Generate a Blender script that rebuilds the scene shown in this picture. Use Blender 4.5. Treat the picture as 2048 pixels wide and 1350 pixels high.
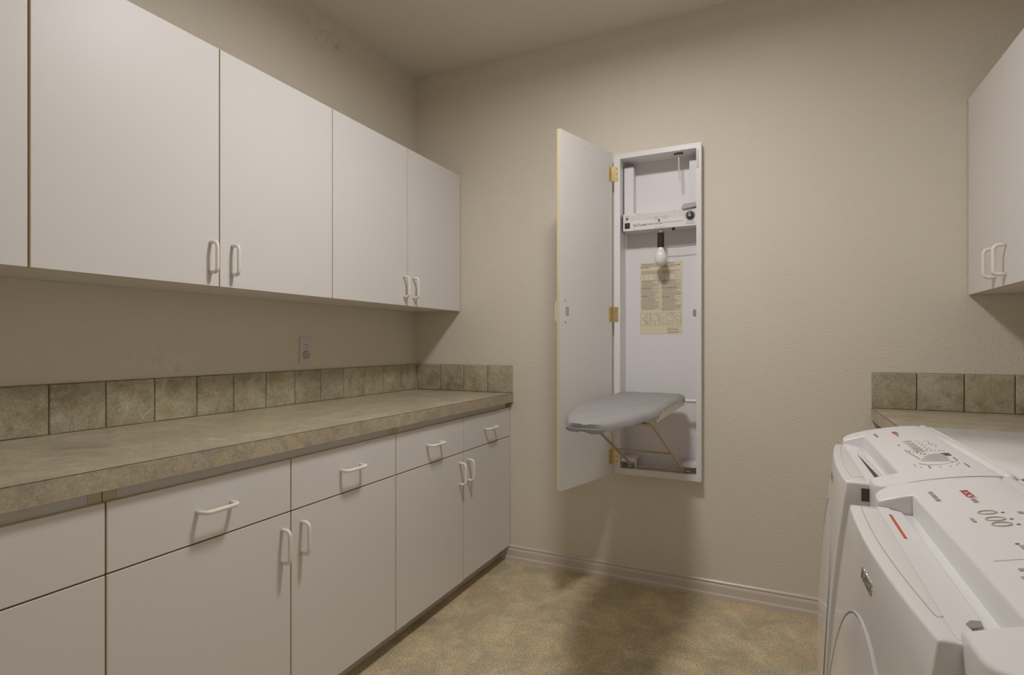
import bpy, bmesh, math, random
from mathutils import Vector
random.seed(7)
for o in list(bpy.data.objects): bpy.data.objects.remove(o)
S = bpy.context.scene
COL = S.collection

# ------------------------------------------------------------------ camera, world, exposure
cam = bpy.data.objects.new('camera', bpy.data.cameras.new('camera')); COL.objects.link(cam)
cam.location = (1.9373, -2.7326, 1.1732)
cam.rotation_euler = (math.pi/2, 0, math.radians(25.5685))
cam.data.sensor_width = 36; cam.data.lens = 1112.2/2048*36
cam.data.shift_y = 12.62/2048; cam.data.clip_start = .02
S.camera = cam
world = bpy.data.worlds.new('world'); S.world = world; world.use_nodes = True
world.node_tree.nodes['Background'].inputs[0].default_value = (.9, .95, 1, 1)
world.node_tree.nodes['Background'].inputs[1].default_value = .02
vs = S.view_settings
vs.view_transform = 'Standard'; vs.look = 'None'; vs.gamma = 1; vs.use_curve_mapping = False
vs.exposure = 0.0
LAMP_STRENGTH = 101.0
LAMP_COLOR = (1.0, .972, .975)

# ------------------------------------------------------------------ room numbers (metres)
W = 2.922          # right wall
YF = -3.15         # wall behind the camera
ZC = 2.743         # ceiling
ZCNT = .9055; ZTILE = 1.0548

# ------------------------------------------------------------------ materials
def new_mat(name):
    m = bpy.data.materials.new(name); m.use_nodes = True
    return m, m.node_tree, m.node_tree.nodes['Principled BSDF']
def plain(name, col, rough=.5, metal=0, coat=0, spec=.5):
    m, nt, b = new_mat(name)
    b.inputs['Base Color'].default_value = (*col, 1)
    b.inputs['Roughness'].default_value = rough; b.inputs['Metallic'].default_value = metal
    b.inputs['Coat Weight'].default_value = coat; b.inputs['Specular IOR Level'].default_value = spec
    return m
def N(nt, t, **kw):
    n = nt.nodes.new(t)
    for k, v in kw.items():
        if k in n.inputs: n.inputs[k].default_value = v
        else: setattr(n, k, v)
    return n
def coords(nt, scale=(1,1,1)):
    tc = N(nt, 'ShaderNodeNewGeometry'); mp = N(nt, 'ShaderNodeMapping')
    mp.inputs['Scale'].default_value = scale
    nt.links.new(tc.outputs['Position'], mp.inputs['Vector'])
    return mp.outputs['Vector']
def noise(nt, vec, scale, detail=4, rough=.6, dist=0):
    n = N(nt, 'ShaderNodeTexNoise'); nt.links.new(vec, n.inputs['Vector'])
    n.inputs['Scale'].default_value = scale; n.inputs['Detail'].default_value = detail
    n.inputs['Roughness'].default_value = rough; n.inputs['Distortion'].default_value = dist
    return n.outputs['Fac']
def ramp(nt, fac, stops):
    r = N(nt, 'ShaderNodeValToRGB'); nt.links.new(fac, r.inputs['Fac'])
    e = r.color_ramp.elements
    while len(e) < len(stops): e.new(.5)
    for el, (p, c) in zip(e, stops): el.position = p; el.color = (*c, 1)
    return r.outputs['Color']
def mixc(nt, fac, a, b, mode='MIX'):
    n = N(nt, 'ShaderNodeMix'); n.data_type = 'RGBA'; n.blend_type = mode
    if isinstance(fac, float): n.inputs[0].default_value = fac
    else: nt.links.new(fac, n.inputs[0])
    for s, v in ((6, a), (7, b)):
        if isinstance(v, tuple): n.inputs[s].default_value = (*v, 1)
        else: nt.links.new(v, n.inputs[s])
    return n.outputs[2]
def bump(nt, bsdf, fac, strength, dist):
    b = N(nt, 'ShaderNodeBump'); b.inputs['Strength'].default_value = strength
    b.inputs['Distance'].default_value = dist
    nt.links.new(fac, b.inputs['Height']); nt.links.new(b.outputs['Normal'], bsdf.inputs['Normal'])

def wall_mat(name, col, scuffs=(), bs=.7):
    m, nt, b = new_mat(name)
    v = coords(nt)
    c = mixc(nt, noise(nt, v, 2.2, 3), tuple(x*.97 for x in col), tuple(min(1, x*1.03) for x in col))
    for (px, py, pz, r, k) in scuffs:      # smudges with a place of their own on the paint
        vd = N(nt, 'ShaderNodeVectorMath', operation='DISTANCE')
        nt.links.new(v, vd.inputs[0]); vd.inputs[1].default_value = (px, py, pz)
        mr = N(nt, 'ShaderNodeMapRange'); nt.links.new(vd.outputs['Value'], mr.inputs['Value'])
        mr.inputs['From Min'].default_value = r; mr.inputs['From Max'].default_value = r*.2
        rp = N(nt, 'ShaderNodeMapRange'); nt.links.new(noise(nt, v, 30, 5, .6, .6), rp.inputs['Value'])
        rp.inputs['From Min'].default_value = .52; rp.inputs['From Max'].default_value = .66
        mm = N(nt, 'ShaderNodeMath', operation='MULTIPLY')
        nt.links.new(mr.outputs[0], mm.inputs[0]); nt.links.new(rp.outputs[0], mm.inputs[1])
        c = mixc(nt, mm.outputs[0], c, tuple(x*k for x in col))
    nt.links.new(c, b.inputs['Base Color']); b.inputs['Roughness'].default_value = .55
    b.inputs['Specular IOR Level'].default_value = .3
    bump(nt, b, noise(nt, v, 130, 3, .6), bs, .004)
    return m
WALLC = (.78, .718, .612)
M = {}
M['wall'] = wall_mat('beige_wall_paint', WALLC)
M['wall_l'] = wall_mat('beige_wall_paint_scuffed', WALLC, ((0,-0.816,2.644,.10,.66), (0,-0.688,2.616,.085,.62), (0,-1.482,1.125,.2,.92)))
M['ceiling'] = wall_mat('ceiling_paint', (.81, .75, .65), bs=.35)
M['white'] = plain('white_laminate', (.785, .765, .74), .42, spec=.4)
M['edge'] = plain('cream_edge_band', (.72, .63, .44), .5)
M['carcass'] = plain('cabinet_carcass', (.76, .72, .65), .5)
M['gap'] = plain('raw_particle_board', (.42, .32, .18), .8)
M['handle'] = plain('cream_handle_plastic', (.90, .86, .77), .3)
M['trim'] = plain('baseboard_paint', (.70, .62, .56), .3)
M['appliance'] = plain('white_enamel', (.82, .81, .795), .16, coat=.35)
M['appliance2'] = plain('white_plastic', (.80, .79, .775), .3)
M['seam'] = plain('grey_seam', (.33, .31, .29), .6)
M['darkgrey'] = plain('dark_grey_plastic', (.07, .08, .075), .5)
M['midgrey'] = plain('mid_grey_recess', (.30, .29, .28), .5)
M['black'] = plain('black_plastic', (.02, .02, .022), .4)
M['ink'] = plain('grey_print', (.16, .15, .15), .6)
M['inklight'] = plain('light_grey_print', (.36, .35, .34), .6)
M['ring'] = plain('button_ring', (.56, .53, .42), .4)
M['groove'] = plain('groove_grey', (.50, .48, .45), .6)
M['restplate'] = plain('satin_plate', (.74, .73, .72), .4)
M['red'] = plain('red_print', (.45, .03, .03), .5)
M['orange'] = plain('red_orange_label', (.55, .10, .05), .5)
M['chrome'] = plain('chrome', (.62, .6, .56), .18, metal=1)
M['brass'] = plain('brass', (.80, .67, .36), .32, metal=1)
M['rod'] = plain('zinc_brass_rod', (.50, .42, .28), .35, metal=.7)
M['box'] = plain('white_enamelled_steel', (.81, .785, .785), .35)
M['steel'] = plain('brushed_steel', (.66, .65, .64), .35, metal=.8)
M['boardframe'] = plain('cream_steel', (.78, .74, .66), .4)
M['bulb'] = plain('opal_glass', (.86, .84, .80), .12, coat=.4)
M['plate'] = plain('outlet_plate', (.72, .68, .66), .35)
M['cap'] = plain('outlet_cap', (.46, .43, .40), .5)
M['paper'] = plain('cream_paper', (.76, .68, .50), .75)
M['grout'] = plain('dark_grout', (.13, .105, .07), .85)
M['lampbase'] = plain('lamp_base', (.8, .78, .74), .4)

def fabric():
    m, nt, b = new_mat('silver_grey_cover_cloth'); v = coords(nt)
    c = mixc(nt, noise(nt, v, 14, 5), (.265, .255, .248), (.37, .358, .350))
    nt.links.new(c, b.inputs['Base Color']); b.inputs['Roughness'].default_value = .5
    b.inputs['Metallic'].default_value = .15
    bump(nt, b, noise(nt, coords(nt, (1,2.2,1)), 26, 5, .65, .4), .5, .008)
    return m
M['fabric'] = fabric()
def counter_mat():
    m, nt, b = new_mat('stone_pattern_laminate')
    v = coords(nt)
    base = ramp(nt, noise(nt, v, 9, 10, .72, .6), [(.34, (.33, .285, .205)), (.46, (.47, .41, .295)), (.56, (.55, .475, .335)), (.66, (.64, .575, .43))])
    oc = ramp(nt, noise(nt, v, 13, 9, .70, .5), [(.47, (0,0,0)), (.64, (.6,.6,.6))])
    c = mixc(nt, oc, base, (.56, .45, .28))
    gr = ramp(nt, noise(nt, v, 17, 10, .74, .9), [(.47, (0,0,0)), (.62, (.95,.95,.95))])
    c = mixc(nt, gr, c, (.39, .36, .285))
    f = ramp(nt, noise(nt, v, 150, 4, .7), [(.38, (.84,.84,.84)), (.62, (1.1,1.1,1.1))])
    c = mixc(nt, 1.0, c, f, 'MULTIPLY')
    nt.links.new(c, b.inputs['Base Color']); b.inputs['Roughness'].default_value = .34
    bump(nt, b, noise(nt, v, 400, 2), .12, .001)
    return m
M['counter'] = counter_mat()
def tile_mat():
    m, nt, b = new_mat('slate_green_tile')
    v = coords(nt)
    oi = N(nt, 'ShaderNodeObjectInfo')
    off = N(nt, 'ShaderNodeVectorMath', operation='SCALE'); off.inputs[0].default_value = (31, 17, 23)
    nt.links.new(oi.outputs['Random'], off.inputs['Scale'])
    ad = N(nt, 'ShaderNodeVectorMath', operation='ADD'); nt.links.new(v, ad.inputs[0]); nt.links.new(off.outputs[0], ad.inputs[1])
    w = ad.outputs[0]
    c = ramp(nt, noise(nt, w, 10, 10, .75, .5), [(.33, (.26, .235, .155)), (.48, (.43, .395, .265)), (.58, (.52, .485, .34)), (.68, (.62, .595, .45))])
    c = mixc(nt, ramp(nt, noise(nt, w, 9, 9, .74, .7), [(.49, (0,0,0)), (.66, (.75,.75,.75))]), c, (.42, .325, .18))
    c = mixc(nt, ramp(nt, noise(nt, w, 12, 9, .74, .6), [(.52, (0,0,0)), (.66, (.7,.7,.7))]), c, (.54, .54, .43))
    c = mixc(nt, 1.0, c, ramp(nt, noise(nt, w, 170, 4, .7), [(.36, (.80,.80,.80)), (.64, (1.15,1.15,1.15))]), 'MULTIPLY')
    tone = N(nt, 'ShaderNodeMapRange'); nt.links.new(oi.outputs['Random'], tone.inputs['Value'])
    tone.inputs['To Min'].default_value = .88; tone.inputs['To Max'].default_value = 1.1
    vm = N(nt, 'ShaderNodeVectorMath', operation='SCALE'); nt.links.new(c, vm.inputs[0]); nt.links.new(tone.outputs[0], vm.inputs['Scale'])
    nt.links.new(vm.outputs[0], b.inputs['Base Color']); b.inputs['Roughness'].default_value = .42
    bump(nt, b, noise(nt, w, 120, 5), .25, .0015)
    return m
M['tile'] = tile_mat()
def floor_mat():
    m, nt, b = new_mat('mottled_sheet_vinyl')
    v = coords(nt)
    c = ramp(nt, noise(nt, v, 6, 11, .74, .4), [(.35, (.42, .36, .235)), (.47, (.57, .47, .295)), (.56, (.68, .56, .35)), (.68, (.78, .66, .44))])
    g = ramp(nt, noise(nt, v, 8, 11, .74, .7), [(.47, (0,0,0)), (.63, (.85,.85,.85))])
    c = mixc(nt, g, c, (.44, .41, .295))
    o = ramp(nt, noise(nt, coords(nt, (1.3,.8,1)), 9, 10, .74, .4), [(.50, (0,0,0)), (.66, (.75,.75,.75))])
    c = mixc(nt, o, c, (.66, .47, .265))
    f = ramp(nt, noise(nt, v, 150, 5, .8), [(.36, (.52,.52,.52)), (.64, (1.44,1.44,1.44))])
    c = mixc(nt, 1.0, c, f, 'MULTIPLY')
    nt.links.new(c, b.inputs['Base Color']); b.inputs['Roughness'].default_value = .5
    bump(nt, b, noise(nt, v, 260, 3), .25, .001)
    return m
M['floor'] = floor_mat()
def emit(name, col, s):
    m, nt, b = new_mat(name)
    b.inputs['Base Color'].default_value = (.8,.8,.8,1)
    b.inputs['Emission Color'].default_value = (*col, 1); b.inputs['Emission Strength'].default_value = s
    return m
M['glow'] = emit('lit_lamp_glass', LAMP_COLOR, LAMP_STRENGTH)

# ------------------------------------------------------------------ helpers
def wloc(o):
    v = Vector((0,0,0))
    while o: v = v + o.location; o = o.parent
    return v
def tag(o, label=None, cat=None, group=None, kind=None):
    if label: o['label'] = label
    if cat: o['category'] = cat
    if group: o['group'] = group
    if kind: o['kind'] = kind
    return o
def empty(name, loc, label=None, cat=None, group=None):
    o = bpy.data.objects.new(name, None); COL.objects.link(o); o.location = loc; o.empty_display_size = .05
    return tag(o, label, cat, group)
def obj(name, bm, mats, parent=None, smooth=False, label=None):
    """bm holds world coordinates; the object's origin goes to its middle"""
    if not isinstance(mats, (list, tuple)): mats = [mats]
    bmesh.ops.recalc_face_normals(bm, faces=bm.faces[:])
    lo = Vector([min(v.co[i] for v in bm.verts) for i in range(3)]); hi = Vector([max(v.co[i] for v in bm.verts) for i in range(3)])
    c = (lo+hi)/2
    for v in bm.verts: v.co -= c
    me = bpy.data.meshes.new(name); bm.to_mesh(me); bm.free()
    for m in mats: me.materials.append(m)
    if smooth:
        for p in me.polygons: p.use_smooth = True
        if smooth is not True: me.set_sharp_from_angle(angle=math.radians(smooth))
    o = bpy.data.objects.new(name, me); COL.objects.link(o)
    o.location = c
    if parent: o.parent = parent; o.location = c - wloc(parent)
    if label: o['label'] = label
    return o
def put(name, me, loc, parent=None, rot=(0,0,0)):
    o = bpy.data.objects.new(name, me); COL.objects.link(o); o.rotation_euler = rot
    o.location = Vector(loc)
    if parent: o.parent = parent; o.location = Vector(loc) - wloc(parent)
    return o
def bxm(bm, x0, x1, y0, y1, z0, z1):
    x0, x1 = sorted((x0,x1)); y0, y1 = sorted((y0,y1)); z0, z1 = sorted((z0,z1))
    v = [bm.verts.new((x,y,z)) for x in (x0,x1) for y in (y0,y1) for z in (z0,z1)]
    for f in ((0,1,3,2),(4,6,7,5),(0,4,5,1),(2,3,7,6),(0,2,6,4),(1,5,7,3)): bm.faces.new([v[i] for i in f])
    return v
def bev(bm, w, seg=2):
    bmesh.ops.recalc_face_normals(bm, faces=bm.faces[:])
    if w: bmesh.ops.bevel(bm, geom=bm.edges[:], offset=w, segments=seg, affect='EDGES', profile=.5)
def box(name, x0, x1, y0, y1, z0, z1, mat, parent=None, b=.0, seg=2, label=None):
    bm = bmesh.new(); bxm(bm, x0,x1,y0,y1,z0,z1); bev(bm, b, seg)
    return obj(name, bm, mat, parent, smooth=40 if b else False, label=label)
def struct(o): o['kind'] = 'structure'; return o
def panel(name, x0, x1, y0, y1, z0, z1, axis, parent, b=.0012, mats=None):
    """door or drawer front: faces along axis in laminate, rim in edge band"""
    bm = bmesh.new(); bxm(bm, x0,x1,y0,y1,z0,z1); bev(bm, b, 1)
    for f in bm.faces: f.material_index = 0 if abs(f.normal[axis]) > .9 else 1
    return obj(name, bm, mats or [M['white'], M['edge']], parent)
def sweep(bm, pts, r, n=10, cap=True, closed=False):
    pts = [Vector(p) for p in pts]; rings = []
    up = None
    for i, p in enumerate(pts):
        a = pts[i-1] if (i or closed) else p; c = pts[(i+1) % len(pts)] if (i < len(pts)-1 or closed) else p
        t = (c-a).normalized()
        if up is None:
            up = t.orthogonal().normalized()
        else:
            up = (up - t*up.dot(t)).normalized()
        s = t.cross(up)
        rr = r[i] if isinstance(r, (list, tuple)) else r
        rings.append([bm.verts.new(p + (up*math.cos(2*math.pi*k/n) + s*math.sin(2*math.pi*k/n))*rr) for k in range(n)])
    L = len(rings)
    for i in range(L if closed else L-1):
        A, B = rings[i], rings[(i+1) % L]
        for k in range(n): bm.faces.new((A[k], A[(k+1)%n], B[(k+1)%n], B[k]))
    if cap and not closed: bm.faces.new(rings[0][::-1]); bm.faces.new(rings[-1])
def rounded(pts, r, n=5):
    """round the inner corners of a polyline"""
    pts = [Vector(p) for p in pts]; out = [pts[0]]
    for i in range(1, len(pts)-1):
        p = pts[i]; a = (pts[i-1]-p).normalized(); c = (pts[i+1]-p).normalized()
        s = p+a*r; e = p+c*r
        for k in range(n+1):
            t = k/n; out.append(s*(1-t)**2 + p*2*t*(1-t) + e*t*t)
    out.append(pts[-1]); return out
def tube(name, pts, r, mat, parent, n=10, label=None):
    bm = bmesh.new(); sweep(bm, pts, r, n); return obj(name, bm, mat, parent, smooth=40, label=label)
def lathe(name, prof, centre, axis, mat, parent, n=28, smooth=40):
    """prof: (radius, height) pairs along axis from centre"""
    bm = bmesh.new(); ax = Vector(axis).normalized(); u = ax.orthogonal().normalized(); w = ax.cross(u); c = Vector(centre)
    rings = []
    for r, h in prof:
        if r < 1e-6: rings.append([bm.verts.new(c+ax*h)])
        else: rings.append([bm.verts.new(c+ax*h+(u*math.cos(2*math.pi*k/n)+w*math.sin(2*math.pi*k/n))*r) for k in range(n)])
    for A, B in zip(rings, rings[1:]):
        for k in range(n):
            if len(A) == 1 and len(B) == 1: continue
            if len(A) == 1: bm.faces.new((A[0], B[(k+1)%n], B[k]))
            elif len(B) == 1: bm.faces.new((A[k], A[(k+1)%n], B[0]))
            else: bm.faces.new((A[k], A[(k+1)%n], B[(k+1)%n], B[k]))
    if len(rings[0]) > 1: bm.faces.new(rings[0][::-1])
    if len(rings[-1]) > 1: bm.faces.new(rings[-1])
    return obj(name, bm, mat, parent, smooth=smooth)
def lettering(name, s, size, mp, mat, parent, ext=.0003, bold=0, align='LEFT'):
    """mp(x, y, z) -> world point; text lies in x (along the line) and y (up)"""
    cu = bpy.data.curves.new('t', 'FONT'); cu.body = s; cu.size = size; cu.extrude = ext; cu.align_x = align
    cu.offset = bold; cu.resolution_u = 3
    ob = bpy.data.objects.new('t', cu)
    me = bpy.data.meshes.new_from_object(ob)
    bm = bmesh.new(); bm.from_mesh(me)
    for v in bm.verts: v.co = Vector(mp(v.co.x, v.co.y, v.co.z))
    bpy.data.objects.remove(ob); bpy.data.curves.remove(cu); bpy.data.meshes.remove(me)
    return obj(name, bm, mat, parent)

def wordmarks(name, length, h, mp, mat, parent):
    """a line of print too small to read: upright strokes grouped into words"""
    bm = bmesh.new(); x = 0; k = 0; rng = random.Random(int(length*1e5)); nw = rng.randint(3, 6)
    while x < length:
        w = h*rng.uniform(.35, .6); lo = 0 if rng.random() < .8 else h*.25
        bm.faces.new([bm.verts.new(Vector(mp(a, c, .0002))) for a, c in ((x,lo),(x+w,lo),(x+w,h),(x,h))])
        x += w+h*.18; k += 1
        if k >= nw: x += h*.5; k = 0; nw = rng.randint(3, 7)
    return obj(name, bm, mat, parent)

# ------------------------------------------------------------------ room shell
struct(box('floor', -.12, W+.12, YF-.12, .12, -.06, 0, M['floor']))
struct(box('ceiling', -.12, W+.12, YF-.12, .12, ZC, ZC+.08, M['ceiling']))
struct(box('wall_left', -.12, 0, YF, .12, 0, ZC, M['wall_l']))
struct(box('wall_right', W, W+.12, YF, .12, 0, ZC, M['wall']))
DX0, DX1, DZ = 1.30, 2.21, 2.04          # door behind the camera
struct(box('wall_front', -.12, W+.12, YF-.12, YF, 0, ZC, M['wall']))
# back wall with the opening the ironing cabinet sits in
HX0, HX1, HZ0, HZ1 = 1.222, 1.606, .548, 2.090
bm = bmesh.new()
for x0, x1, z0, z1 in ((0,HX0,0,ZC), (HX1,W,0,ZC), (HX0,HX1,0,HZ0), (HX0,HX1,HZ1,ZC)): bxm(bm, x0,x1,0,.12,z0,z1)
bmesh.ops.remove_doubles(bm, verts=bm.verts[:], dist=1e-5)
struct(obj('wall_back', bm, M['wall']))
# baseboards: one moulded profile
PROF = [(0,.079),(.006,.079),(.0095,.075),(.0095,.069),(.0065,.064),(.0095,.060),(.0115,.052),(.0115,.024),(.0135,.020),(.0155,.016),(.0155,0),(0,0)]
def baseboard(name, a, b, nrm):
    a = Vector(a); b = Vector(b); nrm = Vector(nrm); bm = bmesh.new()
    A = [bm.verts.new(a+nrm*d+Vector((0,0,z))) for d, z in PROF]; B = [bm.verts.new(b+nrm*d+Vector((0,0,z))) for d, z in PROF]
    for i in range(len(A)): bm.faces.new((A[i], A[(i+1)%len(A)], B[(i+1)%len(A)], B[i]))
    bm.faces.new(A[::-1]); bm.faces.new(B)
    return struct(obj(name, bm, M['trim']))
baseboard('baseboard_back', (.555,0,0), (2.36,0,0), (0,-1,0))
baseboard('baseboard_right', (W,-2.2,0), (W,YF+.016,0), (-1,0,0))
baseboard('baseboard_front', (.62,YF,0), (1.238,YF,0), (0,1,0))
baseboard('baseboard_front.001', (2.272,YF,0), (W-.016,YF,0), (0,1,0))
# closed door in the wall behind the camera
dr = empty('door_1', (1.55, YF, 0)); dr['kind'] = 'structure'
box('door_casing', DX0-.06, DX0-.001, YF+.001, YF+.018, 0, DZ+.06, M['trim'], dr, .003)
box('door_casing', DX1+.001, DX1+.06, YF+.001, YF+.018, 0, DZ+.06, M['trim'], dr, .003)
box('door_casing', DX0, DX1, YF+.001, YF+.018, DZ+.001, DZ+.06, M['trim'], dr, .003)
box('door_leaf', DX0+.002, DX1-.002, YF+.001, YF+.012, .006, DZ-.002, M['white'], dr, .002)
lathe('door_knob', [(.026,0),(.026,.006),(.010,.01),(.010,.035),(.024,.045),(.027,.06),(.018,.072),(0,.075)], (DX0+.07,YF+.012,.95), (0,1,0), M['chrome'], dr)
# ceiling lamp (above the top of the picture): shallow drum with a lit disc set inside its rim
LX, LY = 1.42, -1.30
lamp = empty('ceiling_lamp', (LX, LY, ZC), 'round flush ceiling lamp with lit opal disc on the ceiling', 'ceiling lamp')
lathe('lamp_body', [(.172,0),(.172,-.030),(.169,-.034),(.157,-.034),(.156,-.032),(.156,-.008),(0,-.008)], (LX,LY,ZC-.001), (0,0,1), M['lampbase'], lamp, 40)
lathe('lamp_disc', [(.1545,-.0095),(.1545,-.015),(0,-.016)], (LX,LY,ZC), (0,0,1), M['glow'], lamp, 40)

# ------------------------------------------------------------------ handles (shared mesh)
def handle_mesh(length=.096, out=.033, r=.0060):
    h = length/2; bm = bmesh.new()
    pts = rounded([(0,0,-h),(out,0,-h),(out,0,h),(0,0,h)], .017, 6)
    sweep(bm, pts, r, 10)
    bmesh.ops.recalc_face_normals(bm, faces=bm.faces[:])
    me = bpy.data.meshes.new('handle'); bm.to_mesh(me); bm.free(); me.materials.append(M['handle'])
    for p in me.polygons: p.use_smooth = True
    return me
HAND = handle_mesh()
def handle(door, x, y, z, horizontal=False, flip=False):
    # along z, standing out in +x; flip -> out in -x
    rot = (math.pi/2 if horizontal else 0, 0, math.pi if flip else 0)
    return put('handle', HAND, (x, y, z), door, rot)

# ------------------------------------------------------------------ left base cabinets
XF = .6184; TH = .018
CELL = [-.003, -.4993, -1.005, -1.513, -2.0226, -2.531, -3.04]
base_labels = ['white two-door base cabinet with two drawers, end unit against the ironing cabinet wall',
               'white two-door base cabinet with two drawers, middle unit under the long counter',
               'white two-door base cabinet with drawers, end unit away from the ironing cabinet wall']
for u in range(3):
    y1, ym, y0 = CELL[2*u], CELL[2*u+1], CELL[2*u+2]
    r = empty('base_cabinet', (.3, (y0+y1)/2, 0), base_labels[u], 'cabinet', 'white base cabinets under the long counter')
    a, c = y0+.0012, y1-.0012
    body = box('body', .002, XF-TH-.001, a, c, .10, ZCNT-.05, M['carcass'], r)
    # face rail under the counter, with the raw end panels showing at the unit's sides
    box('face_rail', XF-TH-.0009, XF-TH+.004, a+.028, c-.028, .80, ZCNT-.0495, M['white'], r)
    for e0, e1 in ((a, a+.0275), (c-.0275, c)): box('end_panel', XF-TH-.0009, XF-TH+.004, e0, e1, .80, ZCNT-.0495, M['edge'], r)
    box('toe_kick', .535, .551, a, c, .0, .099, M['trim'], r)
    box('toe_kick_strip', .5512, .556, a, c, .0, .030, M['trim'], r, .0015, 1)
    for k, (p, q) in enumerate(((ym, y1), (y0, ym))):
        g = .0017
        zb = .0722 + (.004 if (u == 0 and k == 0) else 0)
        d = panel('drawer', XF-TH, XF, p+g, q-g, .6727, .828, 0, r)
        handle(d, XF, (p+q)/2+.004, .750, True)
        d = panel('door', XF-TH, XF, p+g, q-g, zb, .6690, 0, r)
        hy = p+.040 if k == 0 else q-.034
        handle(d, XF, hy, .580 if k == 0 else .577)
# ------------------------------------------------------------------ left counter
ct = empty('countertop', (.32, -1.52, ZCNT-.048), 'long mottled tan stone-pattern laminate countertop on the left base cabinets', 'countertop')
XC = .6373; YE = -3.045
box('slab', .002, XC-.0012, YE, -.002, ZCNT-.047, ZCNT, M['counter'], ct)
box('edge_band', XC-.0011, XC+.0009, YE, -.002, ZCNT-.0475, ZCNT-.0014, M['counter'], ct)
box('edge_seam', XC-.0011, XC+.0004, YE, -.002, ZCNT-.0014, ZCNT+.0002, M['grout'], ct, label='dark brown joint line along the counter edge')
bm = bmesh.new()
A = [bm.verts.new((x,-.003,z)) for x, z in ((XF+.001,ZCNT-.048),(XC-.001,ZCNT-.048),(XF+.001,ZCNT-.072))]; B = [bm.verts.new((v.co.x,-.018,v.co.z)) for v in A]
for i in range(3): bm.faces.new((A[i],A[(i+1)%3],B[(i+1)%3],B[i]))
bm.faces.new(A); bm.faces.new(B[::-1])
obj('end_block', bm, M['gap'], ct)
# ------------------------------------------------------------------ tile backsplashes
def tile_mesh(w, h, d=.0075):
    bm = bmesh.new(); bxm(bm, -w/2,w/2, -d,0, -h/2,h/2)
    bmesh.ops.recalc_face_normals(bm, faces=bm.faces[:])
    ed = [e for e in bm.edges if sum(1 for v in e.verts if v.co.y < -d*.5) == 2]
    bmesh.ops.bevel(bm, geom=ed, offset=.0042, segments=3, affect='EDGES', profile=.5)
    me = bpy.data.meshes.new('tile'); bm.to_mesh(me); bm.free(); me.materials.append(M['tile'])
    for p in me.polygons: p.use_smooth = True
    me.set_sharp_from_angle(angle=math.radians(30))
    return me
TH_T = ZTILE-ZCNT-.0025; ZT = ZCNT+.001+TH_T/2
cache = {}
def tiles(parent, spans, origin, ux, rot):
    for s0, s1 in spans:
        w = round(abs(s1-s0)-.0028, 3)
        if w not in cache: cache[w] = tile_mesh(w, TH_T)
        m = (s0+s1)/2; dz = random.uniform(-.0006,.0006)
        put('tile', cache[w], (origin[0]+ux[0]*m, origin[1]+ux[1]*m, ZT+dz), parent, rot)
bs = empty('tile_backsplash', (0,-1.52,ZCNT), 'row of slate green square tiles above the long counter on the wall with the outlet', 'backsplash')
sy = [-.010, -.1589] + [-.1589-.15345*i for i in range(1, 19)] + [-3.045]
box('grout_bed', .0004, .004, -3.045, -.009, ZCNT+.0002, ZTILE-.0005, M['grout'], bs)
tiles(bs, list(zip(sy[1:], sy[:-1])), (.0015,0), (0,1), (0,0,math.pi/2))
crk = tube('chip_scratch', [(.0094,-1.583,.919),(.0094,-1.576,.932),(.0094,-1.566,.941),(.0094,-1.556,.948),(.0094,-1.543,.953)], .0011, M['paper'], bs, 5, label='pale curved scratch on a tile')
tube('chip_scratch', [(.0094,-1.571,.936),(.0094,-1.562,.935)], .001, M['paper'], bs, 5)
bs2 = empty('tile_backsplash', (.32,0,ZCNT), 'four slate green tiles at the long counter end on the ironing cabinet wall', 'backsplash')
box('grout_bed', .009, .634, -.0004, -.004, ZCNT+.0002, ZTILE-.0005, M['grout'], bs2)
sx = [.0100, .175, .329, .483, .6373]
tiles(bs2, list(zip(sx[:-1], sx[1:])), (0,-.0015), (1,0), (0,0,0))
# ------------------------------------------------------------------ left wall cabinets
XU = .3046; ZU0, ZU1 = 1.3589, 2.1291
UC = [-.003, -.5018, -1.0089, -1.5157, -2.0251, -2.534, -3.043]
up_labels = ['white two-door wall cabinet above the outlet, in the corner by the ironing cabinet wall',
             'white two-door wall cabinet over the long counter, second from the ironing cabinet wall',
             'white two-door wall cabinet over the long counter, third from the ironing cabinet wall']
for u in range(3):
    y1, ym, y0 = UC[2*u], UC[2*u+1], UC[2*u+2]
    r = empty('wall_cabinet', (.15, (y0+y1)/2, ZU0), up_labels[u], 'cabinet', 'white wall cabinets over the long counter')
    a, c = y0+.001, y1-.001
    box('body', .002, XU-TH-.0016, a, c, ZU0+.001, ZU1-.0005, M['white'], r)
    box('carcass_edge', XU-TH-.0015, XU-TH-.0004, a, c, ZU0, ZU1-.0005, M['edge'], r)
    for k, (p, q) in enumerate(((ym, y1), (y0, ym))):
        gp = .0016 if not (u == 1 and k == 1) else .0035
        d = panel('door', XU-TH, XU, p+gp, q-.0016, ZU0-.001, ZU1, 0, r)
        handle(d, XU, p+.046 if k == 0 else q-.032, 1.449)

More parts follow.
